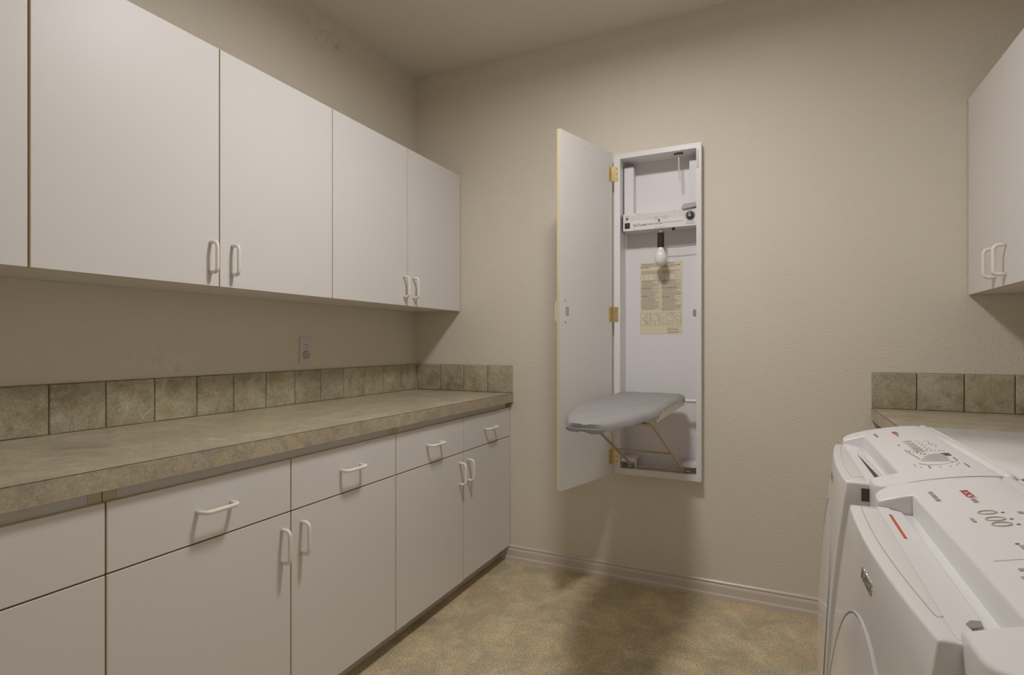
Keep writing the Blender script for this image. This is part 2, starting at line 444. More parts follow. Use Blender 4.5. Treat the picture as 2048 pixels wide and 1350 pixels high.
# ------------------------------------------------------------------ right side: wall cabinets, counter, base
XR = 2.6074; ZR0 = 1.3646
for u, (y1, y0, lab) in enumerate(((-.003, -.724, 'white two-door wall cabinet in the corner above the short counter'),
                                   (-.726, -1.45, 'white two-door wall cabinet hanging above the washing machine with the dial'))):
    r = empty('wall_cabinet', (2.76, (y0+y1)/2, ZR0), lab, 'cabinet', 'white wall cabinets over the machines')
    box('body', XR+TH+.0016, W-.001, y0+.001, y1-.001, ZR0+.001, ZU1-.0005, M['white'], r)
    box('carcass_edge', XR+TH+.0004, XR+TH+.0015, y0+.001, y1-.001, ZR0, ZU1-.0005, M['edge'], r)
    ym = (y0+y1)/2
    for k, (p, q) in enumerate(((ym, y1), (y0, ym))):
        d = panel('door', XR, XR+TH, p+.0013, q-.0013, ZR0-.001, ZU1, 0, r)
        handle(d, XR, p+.056 if k == 0 else q-.040, 1.449, False, True)
XRC = 2.2878; YR = -.795
ct = empty('countertop', (2.6, -.4, ZCNT-.048), 'short mottled tan laminate countertop in the corner behind the washing machines', 'countertop')
box('slab', XRC+.0012, W-.002, YR, -.002, ZCNT-.047, ZCNT, M['counter'], ct)
box('edge_band', XRC-.0009, XRC+.0011, YR, -.002, ZCNT-.0475, ZCNT-.0014, M['counter'], ct)
box('edge_seam', XRC-.0004, XRC+.0011, YR, -.002, ZCNT-.0014, ZCNT+.0002, M['grout'], ct)
r = empty('base_cabinet', (2.62, -.4, 0), 'white base cabinet under the short corner counter, mostly hidden by the machines', 'cabinet')
box('body', XRC+.038, W-.002, YR, -.003, .10, ZCNT-.05, M['carcass'], r)
box('toe_kick', 2.37, 2.385, YR, -.018, 0, .099, M['trim'], r)
panel('drawer', XRC+.019, XRC+.037, YR, -.005, .6727, .828, 0, r)
for p, q in ((YR, -.402), (-.399, -.005)): panel('door', XRC+.019, XRC+.037, p, q, .0722, .669, 0, r)
bs3 = empty('tile_backsplash', (2.6,0,ZCNT), 'row of slate green tiles above the short corner counter, on the ironing cabinet wall', 'backsplash')
box('grout_bed', XRC+.003, W-.012, -.0004, -.004, ZCNT+.0002, ZTILE-.0005, M['grout'], bs3)
sx = [2.2872, 2.4418, 2.595, 2.749, 2.909]
tiles(bs3, list(zip(sx[:-1], sx[1:])), (0,-.0015), (1,0), (0,0,0))
bs4 = empty('tile_backsplash', (W,-.4,ZCNT), 'row of slate green tiles on the side wall above the short corner counter', 'backsplash')
box('grout_bed', W-.004, W-.0004, YR, -.009, ZCNT+.0002, ZTILE-.0005, M['grout'], bs4)
sy = [-.012, -.165, -.318, -.471, -.624, YR]
tiles(bs4, list(zip(sy[1:], sy[:-1])), (W-.0015,0), (0,1), (0,0,-math.pi/2))

# ------------------------------------------------------------------ outlet
r = empty('wall_outlet', (0,-.858,1.145), 'white wall outlet plate with one socket and a round grey cap above the tiles', 'outlet')
box('cover_plate', .0005, .006, -.894, -.822, 1.087, 1.2015, M['plate'], r, .002)
box('socket_face', .006, .0078, -.8745, -.8425, 1.145, 1.180, M['plate'], r, .0008, 1)
for yy in (-.866, -.852): box('socket_slot', .0078, .0083, yy-.0013, yy+.0013, 1.164, 1.173, M['black'], r)
lathe('ground_hole', [(.0028,0),(.0028,.0006)], (.0078,-.859,1.154), (1,0,0), M['black'], r, 10)
bm = bmesh.new()
oc = [(-.019,-.011),(-.011,-.018),(.011,-.018),(.019,-.011),(.019,.011),(.011,.018),(-.011,.018),(-.019,.011)]
A = [bm.verts.new((.006,-.859+p,1.123+q)) for p, q in oc]; B = [bm.verts.new((.0105,-.859+p*.93,1.123+q*.93)) for p, q in oc]
for i in range(8): bm.faces.new((A[i],A[(i+1)%8],B[(i+1)%8],B[i]))
bm.faces.new(B); bm.faces.new(A[::-1])
obj('socket_cap', bm, M['cap'], r, label='grey eight-sided safety cap')
for zz in (1.1945, 1.0945): lathe('screw', [(.0026,0),(.002,.001),(0,.0012)], (.006,-.858,zz), (1,0,0), M['cap'], r, 10)

# ------------------------------------------------------------------ ironing cabinet in the back wall
FY = -.05; BY = .066
BX0, BX1, BZ0, BZ1 = 1.211, 1.6185, .537, 2.102       # outer frame
IX0, IX1, IZ0, IZ1 = 1.240, 1.5965, .566, 2.078       # opening
ic = empty('ironing_cabinet', ((BX0+BX1)/2, 0, BZ0), 'tall open white steel ironing cabinet set in the wall, brass hinged door swung open', 'ironing cabinet')
# frame: proud ring in front of the wall
bm = bmesh.new()
for x0,x1,z0,z1 in ((BX0,IX0,BZ0,BZ1),(IX1,BX1,BZ0,BZ1),(IX0,IX1,BZ0,IZ0),(IX0,IX1,IZ1,BZ1)): bxm(bm, x0,x1,FY,-.0005,z0,z1)
obj('frame', bm, M['box'], ic)
# shell inside the wall
t = .0012
shell = bmesh.new()
bxm(shell, IX0-t*9, IX1+t*6, BY, BY+.004, IZ0-t*9, IZ1+t*6)
for x0,x1 in ((IX0-t*9, IX0-.0006), (IX1+.0006, IX1+t*6)): bxm(shell, x0,x1,-.0005,BY,IZ0-t*9,IZ1+t*6)
for z0,z1 in ((IZ0-t*9, IZ0-.0006), (IZ1+.0006, IZ1+t*6)): bxm(shell, IX0-.0006,IX1+.0006,-.0005,BY,z0,z1)
obj('shell', shell, M['box'], ic)
# bead strip and small chip on the frame's upper right corner
box('bumper_strip', 1.5985, 1.607, FY-.0035, FY, 1.985, 2.069, M['plate'], ic, .0015, 1)
# screws on frame
for x, z in ((1.219,2.09),(1.24,2.092),(1.605,2.0),(1.225,1.75),(1.218,.552),(1.610,.552),(1.60,.73),(1.61,.60)):
    lathe('screw', [(.0022,0),(.0018,-.0008),(0,-.001)], (x, FY, z), (0,1,0), M['cap'], ic, 8)
for z in (1.68, .76, .70):
    lathe('screw', [(.003,0),(.0025,.0015),(0,.002)], (IX0-.0005, .03, z), (1,0,0), M['chrome'], ic, 8)
# upper compartment
box('corner_duct', IX0+.004, IX0+.052, .012, BY-.0005, 1.80, 2.052, M['box'], ic, .002, 1)
tube('wire_seal', [(IX0+.002,.010,1.80),(IX0+.002,.010,2.055),(IX0+.05,.010,2.056),(IX0+.056,.03,2.045)], .0012, M['ink'], ic, 5)
box('iron_rest_plate', 1.556, IX1-.0005, .018, BY-.0005, 1.80, 2.045, M['restplate'], ic, .001, 1, label='satin metal plate of the iron rest')
bm = bmesh.new()
A = [bm.verts.new((x,-.040,z+.0065)) for x, z in ((1.5275,1.8065),(1.5400,1.8215),(IX1-.001,1.8255),(IX1-.001,1.8045),(1.5370,1.7985))]
B = [bm.verts.new((v.co.x, .018, v.co.z)) for v in A]
for i in range(5): bm.faces.new((A[i],A[(i+1)%5],B[(i+1)%5],B[i]))
bm.faces.new(A); bm.faces.new(B[::-1])
obj('iron_rest_shelf', bm, M['cap'], ic)
hk = box('hook_bracket', 1.499, 1.525, -.020, -.004, IZ1-.005, IZ1-.0008, M['darkgrey'], ic, .002, 1)
tube('hook_rod', [(1.512,-.012,IZ1-.006),(1.513,-.012,2.02),(1.516,-.012,1.945)], .0032, M['restplate'], ic, 8)
for xx in (1.494, 1.529): lathe('wing_nut', [(.004,0),(.0045,-.003),(.003,-.006),(0,-.007)], (xx,-.012,IZ1-.001), (0,0,1), M['darkgrey'], ic, 10)
# control panel
PX0, PX1, PZ0, PZ1, PY = 1.2505, IX1-.0008, 1.726, 1.808, -.028
cp = empty('control_panel', ((PX0+PX1)/2, PY, PZ0)); cp.parent = ic; cp.location -= wloc(ic)
bm = bmesh.new(); bxm(bm, PX0,PX1,PY,BY-.0005,PZ0,PZ0+.0016); bxm(bm, PX0,PX1,PY-.0016,PY,PZ0,PZ1); bxm(bm, PX0,PX1,PY,BY-.0005,PZ1-.0016,PZ1)
obj('panel_housing', bm, M['box'], cp)
for i in range(7): box('panel_groove', PX0+.004, PX1-.05, PY-.0021, PY-.0016, 1.776+i*.0042, 1.7768+i*.0042, M['plate'], cp)
fp = lambda x0, z0, yy=PY-.0018: (lambda x, y, z: (x0+x, yy-z, z0+y))
lettering('lettering', 'NuTone', .0175, fp(1.299, 1.7440), M['ink'], cp, bold=.0002)
lettering('lettering', 'IRONING CENTER', .0105, fp(1.3525, 1.7465), M['ink'], cp, bold=.0001)
wordmarks('small_print', 0.09, 0.0034, fp(1.4400, 1.7500), M['inklight'], cp)
wordmarks('small_print', 0.066, 0.0038, fp(1.398, 1.7790), M['inklight'], cp)
wordmarks('small_print', 0.02, 0.0034, fp(1.398, 1.7715), M['inklight'], cp)
wordmarks('small_print', 0.022, 0.0034, fp(1.439, 1.7715), M['inklight'], cp)
wordmarks('small_print', 0.022, 0.0034, fp(1.260, 1.7955), M['inklight'], cp)
wordmarks('small_print', 0.042, 0.0034, fp(1.405, 1.7300), M['inklight'], cp)
wordmarks('small_print', 0.034, 0.0038, fp(1.552, 1.7420), M['inklight'], cp)
wordmarks('small_print', 0.04, 0.0036, fp(1.548, 1.7340), M['inklight'], cp)
lathe('indicator_lamp', [(.0062,0),(.006,-.004),(.004,-.007),(0,-.008)], (1.270,PY-.0016,1.785), (0,1,0), M['orange'], cp, 14)
sw = box('power_switch', 1.2585, 1.2835, PY-.006, PY-.0018, 1.738, 1.764, M['black'], cp, .0012, 1)
lathe('switch_dot', [(.0016,0),(.0012,-.0006),(0,-.0008)], (1.2715,PY-.006,1.752), (0,1,0), M['plate'], sw, 8)
tg = lathe('toggle_switch', [(.0055,0),(.005,-.005),(.003,-.010),(0,-.012)], (1.4235,PY-.0018,1.766), (0,1,0), M['seam'], cp, 12)
kn = lathe('timer_knob', [(.0185,0),(.0175,-.008),(.015,-.013),(0,-.0135)], (1.567,PY-.0020,1.7745), (0,1,0), M['black'], cp, 28)
bm = bmesh.new()
A = [bm.verts.new(p) for p in ((1.558,PY-.0158,1.766),(1.574,PY-.0158,1.764),(1.5655,PY-.0158,1.796))]; B = [bm.verts.new((v.co.x, v.co.y-.004, v.co.z)) for v in A]
for i in range(3): bm.faces.new((A[i],A[(i+1)%3],B[(i+1)%3],B[i]))
bm.faces.new(A); bm.faces.new(B[::-1])
obj('knob_pointer', bm, M['seam'], kn)
bm = bmesh.new()
for i in range(22):
    a = 2*math.pi*i/22; ca, sa = math.cos(a), math.sin(a); tx, tz = -sa*.0016, ca*.0016
    q = [(1.567+ca*rr+s*tx, 1.7745+sa*rr+s*tz) for rr, s in ((.0205,-1),(.0235,-1),(.0235,1),(.0205,1))]
    bm.faces.new([bm.verts.new((x,PY-.0020,z)) for x, z in q])
obj('timer_scale', bm, M['ink'], cp)
for x, z in ((1.327,1.802),(1.497,1.7995),(1.308,1.733)): lathe('screw', [(.0028,0),(.0022,-.001),(0,-.0014)], (x,PY-.0016,z), (0,1,0), M['cap'], cp, 8)
# work lamp
wl = empty('work_lamp', (1.428, -.015, 1.726)); wl.parent = ic; wl.location -= wloc(ic)
LYY = -.012
lathe('lamp_stem', [(.0075,0),(.0075,-.018),(.006,-.022)], (1.4285,LYY,1.7255), (0,0,1), M['steel'], wl, 14)
lathe('lamp_socket', [(.012,-.018),(.0155,-.020),(.016,-.088),(.014,-.090)], (1.4285,LYY,1.7255), (0,0,1), M['black'], wl, 20)
lathe('light_bulb', [(.0135,-.090),(.0155,-.098),(.0175,-.103),(.0245,-.118),(.0285,-.133),(.029,-.145),(.027,-.158),(.021,-.169),(.011,-.177),(0,-.18)], (1.4285,LYY,1.7255), (0,0,1), M['bulb'], wl, 24)
lathe('rubber_plug', [(.008,0),(.008,-.004),(.005,-.010),(0,-.011)], (1.487,-.008,1.726), (0,0,1), M['black'], ic, 12)
tube('wire_holder', [(1.447,.02,1.640),(1.49,.02,1.6385),(1.53,.02,1.640),(1.596,.02,1.642)], .0016, M['rod'], ic, 6)
# instruction sheet on the back
pq = BY-.0006
sh = empty('instruction_sheet', (1.415, pq, 1.222)); sh.parent = ic; sh.location -= wloc(ic)
box('paper', 1.312, 1.5185, pq-.0003, pq+.0004, 1.222, 1.578, M['paper'], sh, label='cream instruction paper')
bm = bmesh.new(); PYY = pq-.0005
def ql(x0, x1, z, h): bm.faces.new([bm.verts.new(p) for p in ((x0,PYY,z),(x1,PYY,z),(x1,PYY,z+h),(x0,PYY,z+h))])
def seg(xa, za, xb, zb, w=.0007):
    d = Vector((xb-xa, zb-za)); n = Vector((-d.y, d.x)).normalized()*w
    bm.faces.new([bm.verts.new((x,PYY,z)) for x, z in ((xa-n.x,za-n.y),(xb-n.x,zb-n.y),(xb+n.x,zb+n.y),(xa+n.x,za+n.y))])
for cx0, cx1, zlo in ((1.318,1.407,1.340), (1.418,1.511,1.333)):
    z = 1.536; i = 0
    while z > zlo:
        if 1.488 < z < 1.520:
            if i % 3 == 0: ql(cx0+.010, cx0+.020, z, .0012); ql(cx0+.030, cx0+.040, z, .0012); ql(cx0+.055, cx1-.008, z, .0012)
        else:
            x = cx0 + (.004 if random.random() < .4 else 0); end = cx1 - random.choice((0,0,.002,.02,.03))
            while x < end:
                w = random.uniform(.004,.012); ql(x, min(end, x+w), z, .00135); x += w+.0012
        z -= .00345; i += 1
    for zz in (1.521, 1.486): seg(cx0, zz, cx1, zz, .0003)
    seg(cx0, 1.486, cx0, 1.521, .0003); seg(cx1, 1.486, cx1, 1.521, .0003); seg(cx0+.012, 1.486, cx0+.012, 1.521, .0003)
seg(1.4125, 1.335, 1.4125, 1.545, .0003)
# three framed line drawings
for fx0, fx1 in ((1.316,1.370),(1.3805,1.4405),(1.447,1.510)):
    for a_ in ((fx0,1.265,fx1,1.265),(fx0,1.326,fx1,1.326),(fx0,1.265,fx0,1.326),(fx1,1.265,fx1,1.326)): seg(*a_, .0004)
D1 = [(1.322,1.302,1.366,1.268),(1.324,1.298,1.361,1.268),(1.332,1.298,1.340,1.306),(1.340,1.306,1.350,1.300),(1.350,1.300,1.352,1.286),(1.338,1.283,1.338,1.266),(1.344,1.281,1.344,1.266),(1.360,1.326,1.360,1.283),(1.364,1.326,1.364,1.280)]
for k in range(10):
    a0, a1 = 2*math.pi*k/10, 2*math.pi*(k+1)/10
    D1.append((1.343+.006*math.cos(a0),1.314+.008*math.sin(a0),1.343+.006*math.cos(a1),1.314+.008*math.sin(a1)))
D2 = [(1.384,1.326,1.402,1.300),(1.392,1.326,1.410,1.300),(1.402,1.300,1.434,1.296),(1.398,1.318,1.434,1.302),(1.382,1.284,1.410,1.296),(1.410,1.296,1.438,1.268),(1.404,1.290,1.428,1.266),(1.388,1.286,1.388,1.266),(1.404,1.290,1.404,1.266)]
D3 = [(1.450,1.322,1.498,1.268),(1.458,1.326,1.507,1.272),(1.463,1.326,1.490,1.298),(1.470,1.326,1.510,1.300),(1.490,1.296,1.510,1.284),(1.447,1.288,1.472,1.288),(1.472,1.288,1.472,1.265),(1.452,1.276,1.466,1.282),(1.452,1.272,1.468,1.274)]
for s_ in D1+D2+D3: seg(*s_, .0006)
ql(1.445, 1.508, 1.2545, .0006)
for k in range(3): ql(1.446, 1.505-.01*(k==2), 1.2335-.0032*k, .0012)
obj('printed_text', bm, M['ink'], sh)
pp = lambda x0, z0: (lambda x, y, z: (x0+x, pq-.0005-z*.3, z0+y))
for x0, z0, t_, sz in ((1.317,1.5655,'OPERATING INFORMATION',.0092), (1.4375,1.5675,"D'EMPLOI",.0095), (1.4445,1.2400,'NuTone',.0150)):
    lettering('lettering', t_, sz, pp(x0, z0), M['ink'], sh, bold=.0002)
for x0, z0, L_, h_ in ((1.317,1.5565,.088,.0050),(1.317,1.5490,.040,.0045),(1.418,1.5575,.088,.0050),(1.418,1.5500,.066,.0045),(1.318,1.4475,.045,.0042),(1.418,1.4475,.070,.0042),(1.318,1.408,.034,.0036),(1.418,1.402,.040,.0036)):
    wordmarks('small_print', L_, h_, pp(x0, z0), M['ink'], sh)
# magnetic catch on the right edge
cb = box('door_catch', 1.583, IX1-.0003, -.046, -.028, 1.300, 1.333, M['seam'], ic, .0015, 1)
box('catch_magnet', 1.5815, 1.5828, -.043, -.031, 1.306, 1.327, M['black'], cb)
box('strike_edge', 1.5972, 1.6085, FY-.0015, FY, 1.288, 1.338, M['box'], ic)
# floor brackets for the leg
for x0, x1 in ((1.2445,1.314), (1.532,1.595)):
    bm = bmesh.new(); bxm(bm, x0,x1,-.043,.058,.612,.6145); bxm(bm, x0,x1,-.045,-.043,.598,.6145)
    s = x1 if x0 < 1.4 else x0; bxm(bm, s-.001,s+.001,-.048,-.02,.567,.6145); bxm(bm, s-.012,s+.012,-.048,-.03,.5665,.5685)
    obj('leg_bracket', bm, M['box'], ic)
# cabinet door, swung open a little past square
hx, hy = 1.2025, -.057; dx, dy = -.2846, -.9587; nx, ny = .9587, -.2846; DL = .424; DT = .017; DZ0, DZ1 = .530, 2.1105
bm = bmesh.new(); bxm(bm, 0, DL, -DT, 0, DZ0, DZ1); bev(bm, .001, 1)
for f in bm.faces: f.material_index = 0 if abs(f.normal.y) > .9 else 1
def D(a, n, z): return Vector((hx+dx*a+nx*n, hy+dy*a+ny*n, z))
for v in bm.verts: v.co = D(v.co.x, v.co.y, v.co.z)
door = obj('door', bm, [M['white'], M['edge']], ic, label='white cabinet door with cream edge, swung open')
ang = math.atan2(-ny, -nx)
put('handle', HAND, D(DL-.040, -DT, 1.317), door, (0,0,ang))
def dbox(name, a0,a1,n0,n1,z0,z1, mat, par, b=0):
    bm = bmesh.new(); bxm(bm, a0,a1,n0,n1,z0,z1); bev(bm, b, 1)
    for v in bm.verts: v.co = D(*v.co)
    return obj(name, bm, mat, par)
dbox('strike_plate', DL-.066, DL-.042, 0, .0012, 1.300, 1.336, M['cap'], door)
for zz in (1.365, 1.269): dbox('handle_screw', DL-.0435, DL-.0365, 0, .002, zz-.0035, zz+.0035, M['seam'], door, .0012)
dbox('screw', DL-.20, DL-.195, 0, .001, 2.073, 2.078, M['cap'], door)
for zz in (2.005, 1.318, .622):
    bm = bmesh.new(); bxm(bm, BX0+.0005, BX0+.0205, FY-.0016, FY-.0002, zz-.036, zz+.036)
    hg = obj('hinge', bm, M['brass'], ic, label='brass butt hinge')
    dbox('hinge_leaf', .0005, .030, .0002, .0016, zz-.036, zz+.036, M['brass'], hg)
    bm = bmesh.new(); sweep(bm, [(BX0-.003, FY-.006, zz-.037), (BX0-.003, FY-.006, zz+.037)], .0042, 10)
    obj('hinge_pin', bm, M['brass'], hg, smooth=40)
    for q in (-.025, 0, .025):
        lathe('screw', [(.0038,0),(.003,-.0006),(0,-.0008)], (BX0+.012, FY-.0016, zz+q), (0,1,0), M['gap'], hg, 8)
        p = D(.016+(.004 if q else -.004), .0016, zz+q)
        lathe('screw', [(.0038,0),(.003,.0006),(0,.0008)], p, (nx,ny,0), M['gap'], hg, 8)

# ------------------------------------------------------------------ fold-out ironing board
ib = empty('ironing_board', (1.385, -.4, .90), 'narrow fold-out ironing board with silver grey cloth cover, sticking out of the cabinet', 'ironing board')
BC = 1.383
def halfw(y):     # y is distance from the wall
    k = [(0.0,.148),(.02,.157),(.08,.162),(.60,.162),(.70,.158),(.81,.143),(.94,.114),(1.03,.087),(1.08,.071),(1.11,.058),(1.127,.046),(1.133,.030),(1.136,0)]
    for (a, p), (b, q) in zip(k, k[1:]):
        if y <= b: return p + (q-p)*(y-a)/(b-a)
    return 0
ys = [.0,.01,.02,.05]+[.05+.0275*i for i in range(1,36)]+[1.04,1.06,1.08,1.095,1.11,1.12,1.127,1.1315,1.1345]
bm = bmesh.new(); NT = 16; rows = []
for y in ys:
    hw = halfw(y); cx = BC + .030*max(0, (y-.6)/.53)
    sag = .003*math.sin(y*9)
    row = []
    for k in range(NT+1):          # across the top, edges rounded over
        s = -1+2*k/NT; e = abs(s)
        z = .9365 - .010*max(0, e-.86)/.14*max(0, e-.86)/.14 - .004*max(0, (y-.95)/.18) + sag*(1-e)*.5 + .0012*math.sin(23*y+7*s)
        row.append(Vector((cx+s*hw, -.004-y, z)))
    rows.append(row)
def hem(p, y, side):               # skirt point, puckered
    pk = math.exp(-((y-.52)/.16)**2)
    return Vector((p.x+side*(.003+(.001+.004*pk)*math.sin(y*230)), p.y, (.9205 if y < .62 else .9205-.0085*min(1,(y-.62)/.06)) + .0018*math.sin(y*75+side) - .006*max(0,(y-1.0)/.13)))
V = [[bm.verts.new(p) for p in row] for row in rows]
H0 = [bm.verts.new(hem(r_[0], y, -1)) for r_, y in zip(rows, ys)]; H1 = [bm.verts.new(hem(r_[-1], y, 1)) for r_, y in zip(rows, ys)]
I0 = [bm.verts.new(Vector((h.co.x+min(.03, halfw(y)*.6), h.co.y, h.co.z+.004))) for h, y in zip(H0, ys)]; I1 = [bm.verts.new(Vector((h.co.x-min(.03, halfw(y)*.6), h.co.y, h.co.z+.004))) for h, y in zip(H1, ys)]
for i in range(len(ys)-1):
    for k in range(NT): bm.faces.new((V[i][k],V[i][k+1],V[i+1][k+1],V[i+1][k]))
    bm.faces.new((H0[i],V[i][0],V[i+1][0],H0[i+1])); bm.faces.new((V[i][-1],H1[i],H1[i+1],V[i+1][-1]))
    bm.faces.new((I0[i],H0[i],H0[i+1],I0[i+1])); bm.faces.new((H1[i],I1[i],I1[i+1],H1[i+1]))
    bm.faces.new((I0[i+1],I1[i+1],I1[i],I0[i]))
for i in (0, len(ys)-1): bm.faces.new([H0[i]]+V[i]+[H1[i],I1[i],I0[i]])
obj('cover', bm, M['fabric'], ib, smooth=60, label='silver grey padded cloth cover')
tube('cover_piping', [Vector((BC+.030+s_, -.0075-y, .9185)) for s_, y in ((-.076,1.07),(-.062,1.108),(-.048,1.127),(-.030,1.135),(0,1.138),(.030,1.135),(.048,1.127),(.062,1.108))], .0018, M['fabric'], ib, 6)
bm = bmesh.new()
for x in (1.262, 1.528): bxm(bm, x, x+.008, -.66, -.006, .884, .9175)
bxm(bm, 1.27,1.528,-.66,-.650,.886,.9125); bxm(bm, 1.27,1.528,-.65,-.006,.908,.9120)
obj('frame', bm, M['boardframe'], ib)
box('frame_lug', 1.536, 1.5375, -.655, -.600, .889, .910, M['boardframe'], ib)
box('lug_slot', 1.5375, 1.5381, -.648, -.630, .894, .905, M['seam'], ib)
tube('pivot_rod', [(1.26,-.022,.905),(1.5955,-.022,.905)], .0085, M['boardframe'], ib, 12)
LT = Vector((1.302,-.74,.886)); RT = Vector((1.534,-.74,.886)); LB = Vector((1.298,-.030,.576)); RB = Vector((1.540,-.030,.576))
tube('leg', rounded([LB, LT, LT+Vector((.115,-.02,.010))], .03, 6), .0058, M['rod'], ib)
tube('leg', rounded([RB, RT, RT+Vector((-.115,-.02,.010))], .03, 6), .0058, M['rod'], ib)
tube('crossbar', [LB.lerp(LT,.44), RB.lerp(RT,.44)], .0046, M['rod'], ib)
tube('foot_rod', [LB+Vector((-.022,0,0)), RB+Vector((.026,0,0))], .0062, M['rod'], ib)

# ------------------------------------------------------------------ washing machine and dryer
def machine(ya, yb, fx, sk, name, label, cat, washer):
    """ya: side near the camera, yb: far side, fx: forward shift of the front (-x is front)"""
    r = empty(name, (2.47+fx, (ya+yb)/2, 0), label, cat)
    ym = (ya+yb)/2; hw = (yb-ya)/2; X = lambda x: x+fx
    RX = 2.872
    box('body', X(2.118), RX, ya+.004, yb-.004, .02, .878, M['appliance'], r, .012, 3)
    for yy in (ya+.06, yb-.06):
        for xx in (X(2.18), RX-.06): lathe('foot', [(.022,0),(.022,.012),(.012,.0195)], (xx,yy,.0), (0,0,1), M['darkgrey'], r, 14)
    # bowed front panel with the grip lip on top
    pa, pb = ya+.088, yb-.088; ph = (pb-pa)/2
    def face(y, z):
        q = (y-ym)/ph
        return X(2.075) + sk*(y-ym) - .012*(1-q*q)*max(0,(z-.45)/.437)**2 - .043*(1-((z-.3)/.588)**2)
    bm = bmesh.new(); NY, NZ = 22, 18; zs = [.085+(.887-.085)*i/NZ for i in range(NZ+1)]; yl = [pa+(pb-pa)*j/NY for j in range(NY+1)]
    G = [[bm.verts.new((face(y,z), y, z)) for y in yl] for z in zs]
    Bk = [[bm.verts.new((X(2.1095), y, z)) for y in yl] for z in zs]
    for i in range(NZ):
        for j in range(NY): bm.faces.new((G[i][j],G[i+1][j],G[i+1][j+1],G[i][j+1])); bm.faces.new((Bk[i][j],Bk[i][j+1],Bk[i+1][j+1],Bk[i+1][j]))
        for j in (0, NY): bm.faces.new((G[i][j],G[i+1][j],Bk[i+1][j],Bk[i][j]))
    for i in (0, NZ):
        for j in range(NY): bm.faces.new((G[i][j],G[i][j+1],Bk[i][j+1],Bk[i][j]))
    bmesh.ops.recalc_face_normals(bm, faces=bm.faces[:])
    ed = [e for e in bm.edges if len(e.link_faces) == 2 and e.calc_face_angle(0) > .7]
    bmesh.ops.bevel(bm, geom=ed, offset=.004, segments=3, affect='EDGES', profile=.5)
    fpn = obj('front_panel', bm, M['appliance'], r, smooth=50)
    # groove in the lip, following the bow
    pts = [(face(y,.887)+.017, y, .8868) for y in [yb-.10-(yb-ya-.245)*k/20 for k in range(21)]]
    pts += [(pts[-1][0]+.004, ya+.142, .8868), (X(2.1030), ya+.146, .8868)]
    tube('lip_groove', pts, .0009, M['groove'], fpn, 6)
    # round door
    zc, R = .495, .285
    bm = bmesh.new(); rings = []
    for k in range(9):
        rr = R*k/8; n = 48
        ring = []
        for m_ in range(n if k else 1):
            a = 2*math.pi*m_/n; y = ym+rr*math.cos(a)*.80; z = zc+rr*math.sin(a)
            ring.append(bm.verts.new((face(y,z)-.0015-.005*(1-(k/8)**2)**.7, y, z)))
        rings.append(ring)
    n = 48
    for A, B in zip(rings, rings[1:]):
        for k in range(n):
            if len(A) == 1: bm.faces.new((A[0],B[k],B[(k+1)%n]))
            else: bm.faces.new((A[k],A[(k+1)%n],B[(k+1)%n],B[k]))
    back = [bm.verts.new((v.co.x+.006, v.co.y, v.co.z)) for v in rings[-1]]
    for k in range(n): bm.faces.new((rings[-1][k],rings[-1][(k+1)%n],back[(k+1)%n],back[k]))
    bm.faces.new(back)
    dd = obj('door', bm, M['appliance'], fpn, smooth=40, label='round bulging white porthole door')
    bm = bmesh.new()
    sweep(bm, [(face(ym+.81*R*math.cos(a), zc+1.01*R*math.sin(a))-.0006, ym+.81*R*math.cos(a), zc+1.01*R*math.sin(a)) for a in [2*math.pi*k/48 for k in range(48)]], .0018, 6, closed=True)
    obj('door_seam', bm, M['seam'] if washer else M['groove'], fpn, smooth=60)
    fm = lambda x, y, z: (face(ym-x+.0, .846+y)-.0002-z, ym-.0+(-x), .846+y)
    by = .052
    lettering('badge', 'BOSCH', .0205, lambda x, y, z: (face(ym+by-.018-x, .836+y)-.0008-z, ym+by-.018-x, .836+y), M['chrome'], fpn, ext=.0010, bold=.0003)
    # control console: curved top with two ears reaching forward beside the grip pocket
    XE = X(2.298); XN = X(2.156); XFR = X(2.104); rc = .045
    def zt(x): return .9395 - .0435*max(0, (XE-x)/(XE-XFR))**1.7
    na, nb = ya+.094, yb-.085
    yg = sorted(set([ya+rc*(1-math.cos(math.pi/2*k/6)) for k in range(7)]+[yb-rc*(1-math.cos(math.pi/2*k/6)) for k in range(7)]+[na, nb]+[na+(nb-na)*k/16 for k in range(17)]+[ya+rc+(na-ya-rc)*k/3 for k in range(4)]+[nb+(yb-rc-nb)*k/3 for k in range(4)]))
    xg = [0,.05,.1,.16,.22,.265]+[.265+.735*k/10 for k in range(1,11)]      # .265 is the notch line
    def xf(y):
        d = min(y-ya, yb-y)
        e = rc-math.sqrt(max(0, rc*rc-(rc-d)**2)) if d < rc else 0
        return XFR + e*.8 + .004*((y-ym)/hw)**2
    def P(i, j):
        y = yg[j]; x = xf(y)+(XE-xf(y))*xg[i] if xg[i] < .264 else XN+(XE-XN)*(xg[i]-.265)/.735
        if xg[i] < .264: x = xf(y)+(XN-xf(y))*xg[i]/.265
        return x, y
    on = lambda i, j: not (xg[i] < .264 and na-1e-6 <= yg[j] and yg[j+1] <= nb+1e-6)
    bm = bmesh.new(); top = {}; bot = {}
    def T(i, j):
        if (i,j) not in top:
            x, y = P(i,j); top[i,j] = bm.verts.new((x,y,zt(x)))
        return top[i,j]
    ZB = .842
    def Bt(i, j):
        if (i,j) not in bot:
            x, y = P(i,j); bot[i,j] = bm.verts.new((x,y,ZB))
        return bot[i,j]
    NI, NJ = len(xg)-1, len(yg)-1
